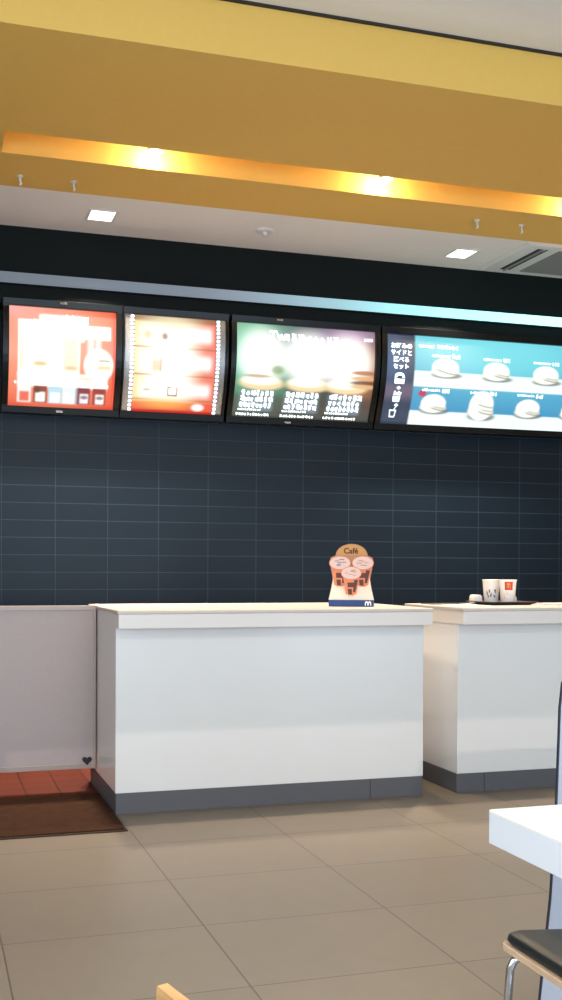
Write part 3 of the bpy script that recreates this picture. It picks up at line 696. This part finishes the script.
def cup_patch(bm, a0, a1, z0, z1, off=0.0008, mi=0, n=8):
    """a printed patch wrapped on the cup; angles measured from the direction facing the customers"""
    def P(a, z): r = 0.039+(0.050-0.039)*(z-0.003)/0.133+off; return (r*math.sin(R(a)), -r*math.cos(R(a)), z)
    for i in range(n):
        q0, q1 = a0+(a1-a0)*i/n, a0+(a1-a0)*(i+1)/n
        bm.faces.new([bm.verts.new(P(*p)) for p in ((q0, z0), (q1, z0), (q1, z1), (q0, z1))]).material_index = mi
cA = paper_cup(3.138, 5.79, 'white paper cup with grey drawings, left of the two on the tray')
bm = bmesh.new(); rn = random.Random(4)
for k in range(16):
    a = rn.uniform(-68, 5); z = rn.uniform(0.03, 0.082); w_ = rn.uniform(4, 10); h = rn.uniform(0.006, 0.02)
    cup_patch(bm, a, a+w_, z, z+h, n=2)
obj('cup_print', bm, M['grey_print'], cA)
cB = paper_cup(3.193, 5.695, 'white paper cup with a red square emblem, right of the two on the tray')
bm = bmesh.new(); cup_patch(bm, -50, 6, 0.080, 0.128); o = obj('emblem', bm, M['red'], cB)
bm = bmesh.new()
for c0 in (-29, -17):
    for a0, a1, z0, z1 in ((c0-5.5, c0-3.5, 0.092, 0.112), (c0+3.5, c0+5.5, 0.092, 0.112), (c0-4.5, c0-1.5, 0.110, 0.118), (c0+1.5, c0+4.5, 0.110, 0.118), (c0-2.5, c0+2.5, 0.115, 0.120)):
        cup_patch(bm, a0, a1, z0, z1, off=0.0014, n=2)
obj('arch_mark', bm, M['gold'], o)
bm = bmesh.new(); rn = random.Random(8)
for k in range(12):
    a = rn.uniform(-60, 15); z = rn.uniform(0.02, 0.066); cup_patch(bm, a, a+rn.uniform(4, 9), z, z+rn.uniform(0.004, 0.013), n=2)
obj('cup_print', bm, M['pinkprint'], cB)
t = thing('food_box', 'small white takeaway box at the left end of the tray', 'box', (3.070, 5.85, TZ))
bm = bmesh.new(); prism(bm, [(-0.030, 0.0), (0.030, 0.0), (0.026, 0.038), (0.016, 0.050), (-0.018, 0.050), (-0.026, 0.038)], 'y', -0.03, 0.03); obj('carton', bm, M['cup'], t, bevel=0.002)
obj('label_print', B(-0.022, 0.020, -0.0312, -0.030, 0.004, 0.012), M['brown_card'], t)
t = thing('sauce_carton', 'dark plum carton standing between the white box and the cups', 'box', (3.125, 5.875, TZ))
obj('carton', B(-0.028, 0.028, -0.02, 0.02, 0, 0.046), M['purple'], t, bevel=0.002); obj('label_print', B(-0.022, 0.022, -0.0208, -0.02, 0.006, 0.014), M['pinkprint'], t)
t = thing('snack_packet', 'small tan and red packet behind the right paper cup on the tray', 'packet', (3.265, 5.775, TZ))
bm = bmesh.new(); prism(bm, [(-0.022, 0), (0.022, 0), (0.026, 0.03), (0.016, 0.048), (-0.004, 0.056), (-0.022, 0.03)], 'y', -0.015, 0.015); obj('packet_body', bm, M['pop_white'], t, bevel=0.003)
bm = bmesh.new(); prism(bm, [(-0.018, 0.006), (0.004, 0.004), (0.010, 0.030), (0.002, 0.046), (-0.014, 0.030)], 'y', -0.0162, -0.015); obj('packet_print', bm, M['red'], t)
# flat mats on the counters
def flatmat(name, x0, x1, y0, y1, m, label, cat, h=0.004, group=None):
    bm = bmesh.new(); box(bm, x0, x1, y0, y1, CT, CT+h); tag(obj(name, bm, m, bevel=0.0015), label, cat, group)
flatmat('counter_mat', 2.76, 2.985, 5.80, 5.94, M['darkmat'], 'thin dark mat flat on the left end of the right counter', 'mat')
flatmat('menu_sheet', 2.80, 2.96, 5.46, 5.76, M['cup'], 'cream sheet lying flat beside the tray on its left', 'sheet', 0.002)
flatmat('placemat', 3.42, 3.76, 5.56, 5.88, M['greymat'], 'pale grey placemat flat on the counter right of the tray', 'placemat')

# ------------------------------------------------------------------ seating in the foreground
TX, TY = 1.065, 1.976
t = thing('dining_table', 'bright white dining table with a thick edge at the lower right', 'table', (0, 0, 0))
def rrect(x0, x1, y0, y1, r, n=8):
    return arc_pts(x1-r, y1-r, r, 0, 90, n)+arc_pts(x0+r, y1-r, r, 90, 180, n)+arc_pts(x0+r, y0+r, r, 180, 270, n)+arc_pts(x1-r, y0+r, r, 270, 360, n)
bm = bmesh.new(); prism(bm, rrect(TX, TX+0.45, TY-0.95, TY, 0.012), 'z', 0.716, 0.72); obj('tabletop', bm, M['table_white'], t)
bm = bmesh.new(); prism(bm, rrect(TX, TX+0.45, TY-0.95, TY, 0.012), 'z', 0.656, 0.716); obj('edge_band', bm, M['table_edge'], t)
for x in (TX+0.225,):
    bm = bmesh.new(); tube(bm, [(x, TY-0.62, 0.012), (x, TY-0.62, 0.66)], 0.03, 20)
    lathe(bm, [(0.17, 0.0), (0.17, 0.008), (0.05, 0.02)], x, TY-0.62, 32, cap1=True); obj('pedestal', bm, M['chrome'], t)
# divider panel
pl = [(1.497, 0.0), (1.500, 0.095), (1.519, 0.262), (1.529, 0.349), (1.535, 0.439), (1.545, 0.597), (1.549, 0.718), (1.553, 0.842), (1.560, 0.905), (1.59, 0.95), (1.65, 0.98)]
t = thing('divider_panel', 'pale blue grey divider panel with a dark edge behind the white table', 'divider', (0, 0, 0))
bm = bmesh.new(); prism(bm, [(x+0.004, z) for x, z in pl]+[(2.6, 0.98), (2.6, 0.0)], 'y', 2.50, 2.506); obj('panel', bm, M['divider'], t)
bm = bmesh.new()
for (xa, za), (xb, zb) in zip(pl, pl[1:]):
    prism(bm, [(xa+0.001, za), (xb+0.001, zb), (xb+0.0045, zb), (xa+0.0045, za)], 'y', 2.499, 2.507)
obj('edge_strip', bm, M['divider_edge'], t)

# chair tucked under the table
def chair(name, label, seat_m, cushion, loc, rz, grp=None, lean=0.07, bow0=0.05, cr0=0.05):
    """origin on the floor under the seat's front left corner; seat runs to +x (width) and -y (towards its backrest)"""
    t = thing(name, label, 'chair', loc, rz, grp)
    W, D_ = 0.40, 0.42
    def tap(p):                 # the seat narrows away from its front edge
        k = 1-0.26*min(1.0, max(0.0, (-p[1]-0.02)/0.22)); return (W/2+(p[0]-W/2)*k, p[1])
    def dense(pts, ref):
        o_ = []
        for k in range(len(pts)):
            a_, b_ = pts[k], pts[(k+1) % len(pts)]; n_ = max(1, int(math.dist(ref[k], ref[(k+1) % len(ref)])/0.02))
            o_ += [(a_[0]+(b_[0]-a_[0])*q/n_, a_[1]+(b_[1]-a_[1])*q/n_) for q in range(n_)]
        return o_
    def outline(ins, r_): return [tap(p) for p in dense(rrect(ins, W-ins, -D_+ins, -ins, r_), rrect(0, W, -D_, 0, r_))]
    bm = bmesh.new(); prism(bm, outline(0, 0.03), 'z', 0.438, 0.452); obj('seat', bm, seat_m, t, bevel=0.002)
    if cushion:
        bm = bmesh.new(); n = 0
        rings = []
        for ins, z in ((0.012, 0.452), (0.006, 0.460), (0.008, 0.469), (0.016, 0.475), (0.035, 0.476)):
            rings.append([bm.verts.new((p[0], p[1], z)) for p in outline(ins, 0.03)])
        n = len(rings[0])
        for a, b in zip(rings, rings[1:]):
            for k in range(n): bm.faces.new((a[k], a[(k+1)%n], b[(k+1)%n], b[k]))
        bm.faces.new(rings[0][::-1]); bm.faces.new(rings[-1]); obj('cushion', bm, M['vinyl'], t, smooth=True)
    for sx in (0, 1):           # chrome leg frames: down at the front, back along the floor and up
        x = 0.030 if sx == 0 else W-0.030; o = -0.022 if sx == 0 else 0.022
        bm = bmesh.new()
        tube(bm, [(x, -0.20, 0.428), (x, -0.05, 0.428), (x, -0.035, 0.426), (x+o*0.2, -0.022, 0.416), (x+o*0.3, -0.016, 0.400), (x+o, 0.004, 0.010)], 0.0085, 12)
        obj('front_leg', bm, M['chrome'], t)
        bm = bmesh.new()
        tube(bm, [(x, -0.20, 0.428), (x, -D_+0.06, 0.428), (x, -D_+0.035, 0.424), (x+o*0.2, -D_+0.02, 0.412), (x+o, -D_-0.03, 0.010)], 0.0085, 12)
        obj('rear_leg', bm, M['chrome'], t)
    bm = bmesh.new(); tube(bm, [(0.02, -0.012, 0.30), (W-0.02, -0.012, 0.30)], 0.007, 10); obj('stretcher', bm, M['chrome'], t)
    # curved plywood backrest carried by two chrome uprights
    bm = bmesh.new(); N, Kz = 16, 10
    def bp_(i, j, off):
        u = i/N; z = 0.56+0.24*j/Kz; dz = max(0.0, cr0-min(z-0.56, 0.80-z)); ins = cr0-math.sqrt(max(0, cr0*cr0-dz*dz)); cxx = 0.01+ins+(W-0.02-2*ins)*u
        bow = bow0*(1-(2*u-1)**2); return Vector((cxx, -D_-0.02-bow-lean*(j/Kz)+off, z))
    F = [[bm.verts.new(bp_(i, j, 0.0)) for i in range(N+1)] for j in range(Kz+1)]
    G = [[bm.verts.new(bp_(i, j, -0.012)) for i in range(N+1)] for j in range(Kz+1)]
    for j in range(Kz):
        for i in range(N):
            bm.faces.new((F[j][i], F[j][i+1], F[j+1][i+1], F[j+1][i])); bm.faces.new((G[j][i], G[j+1][i], G[j+1][i+1], G[j][i+1]))
    for i in range(N):
        bm.faces.new((F[0][i], G[0][i], G[0][i+1], F[0][i+1])); bm.faces.new((F[Kz][i], F[Kz][i+1], G[Kz][i+1], G[Kz][i]))
    for j in range(Kz):
        bm.faces.new((F[j][0], F[j+1][0], G[j+1][0], G[j][0])); bm.faces.new((F[j][N], G[j][N], G[j+1][N], F[j+1][N]))
    obj('backrest', bm, seat_m, t, smooth=False)
    for x in (0.10, W-0.10):
        bm = bmesh.new(); tube(bm, [(x, -D_+0.05, 0.430), (x, -D_-0.01, 0.436), (x, -D_-0.045, 0.47), (x, -D_-0.072, 0.56), (x, -D_-0.098, 0.66)], 0.008, 10); obj('upright', bm, M['chrome'], t)
    return t
chair('dining_chair', 'plywood dining chair with a black cushion tucked under the white table', M['ply'], True, (1.098, 1.590, 0), R(90))
# chair whose backrest top just shows at the lower edge
chair('dining_chair', 'honey coloured plywood chair whose backrest tip shows at the lower edge', M['oak'], False, (0.757, 1.300, 0), R(-68), lean=0.15, bow0=0.015, cr0=0.024)
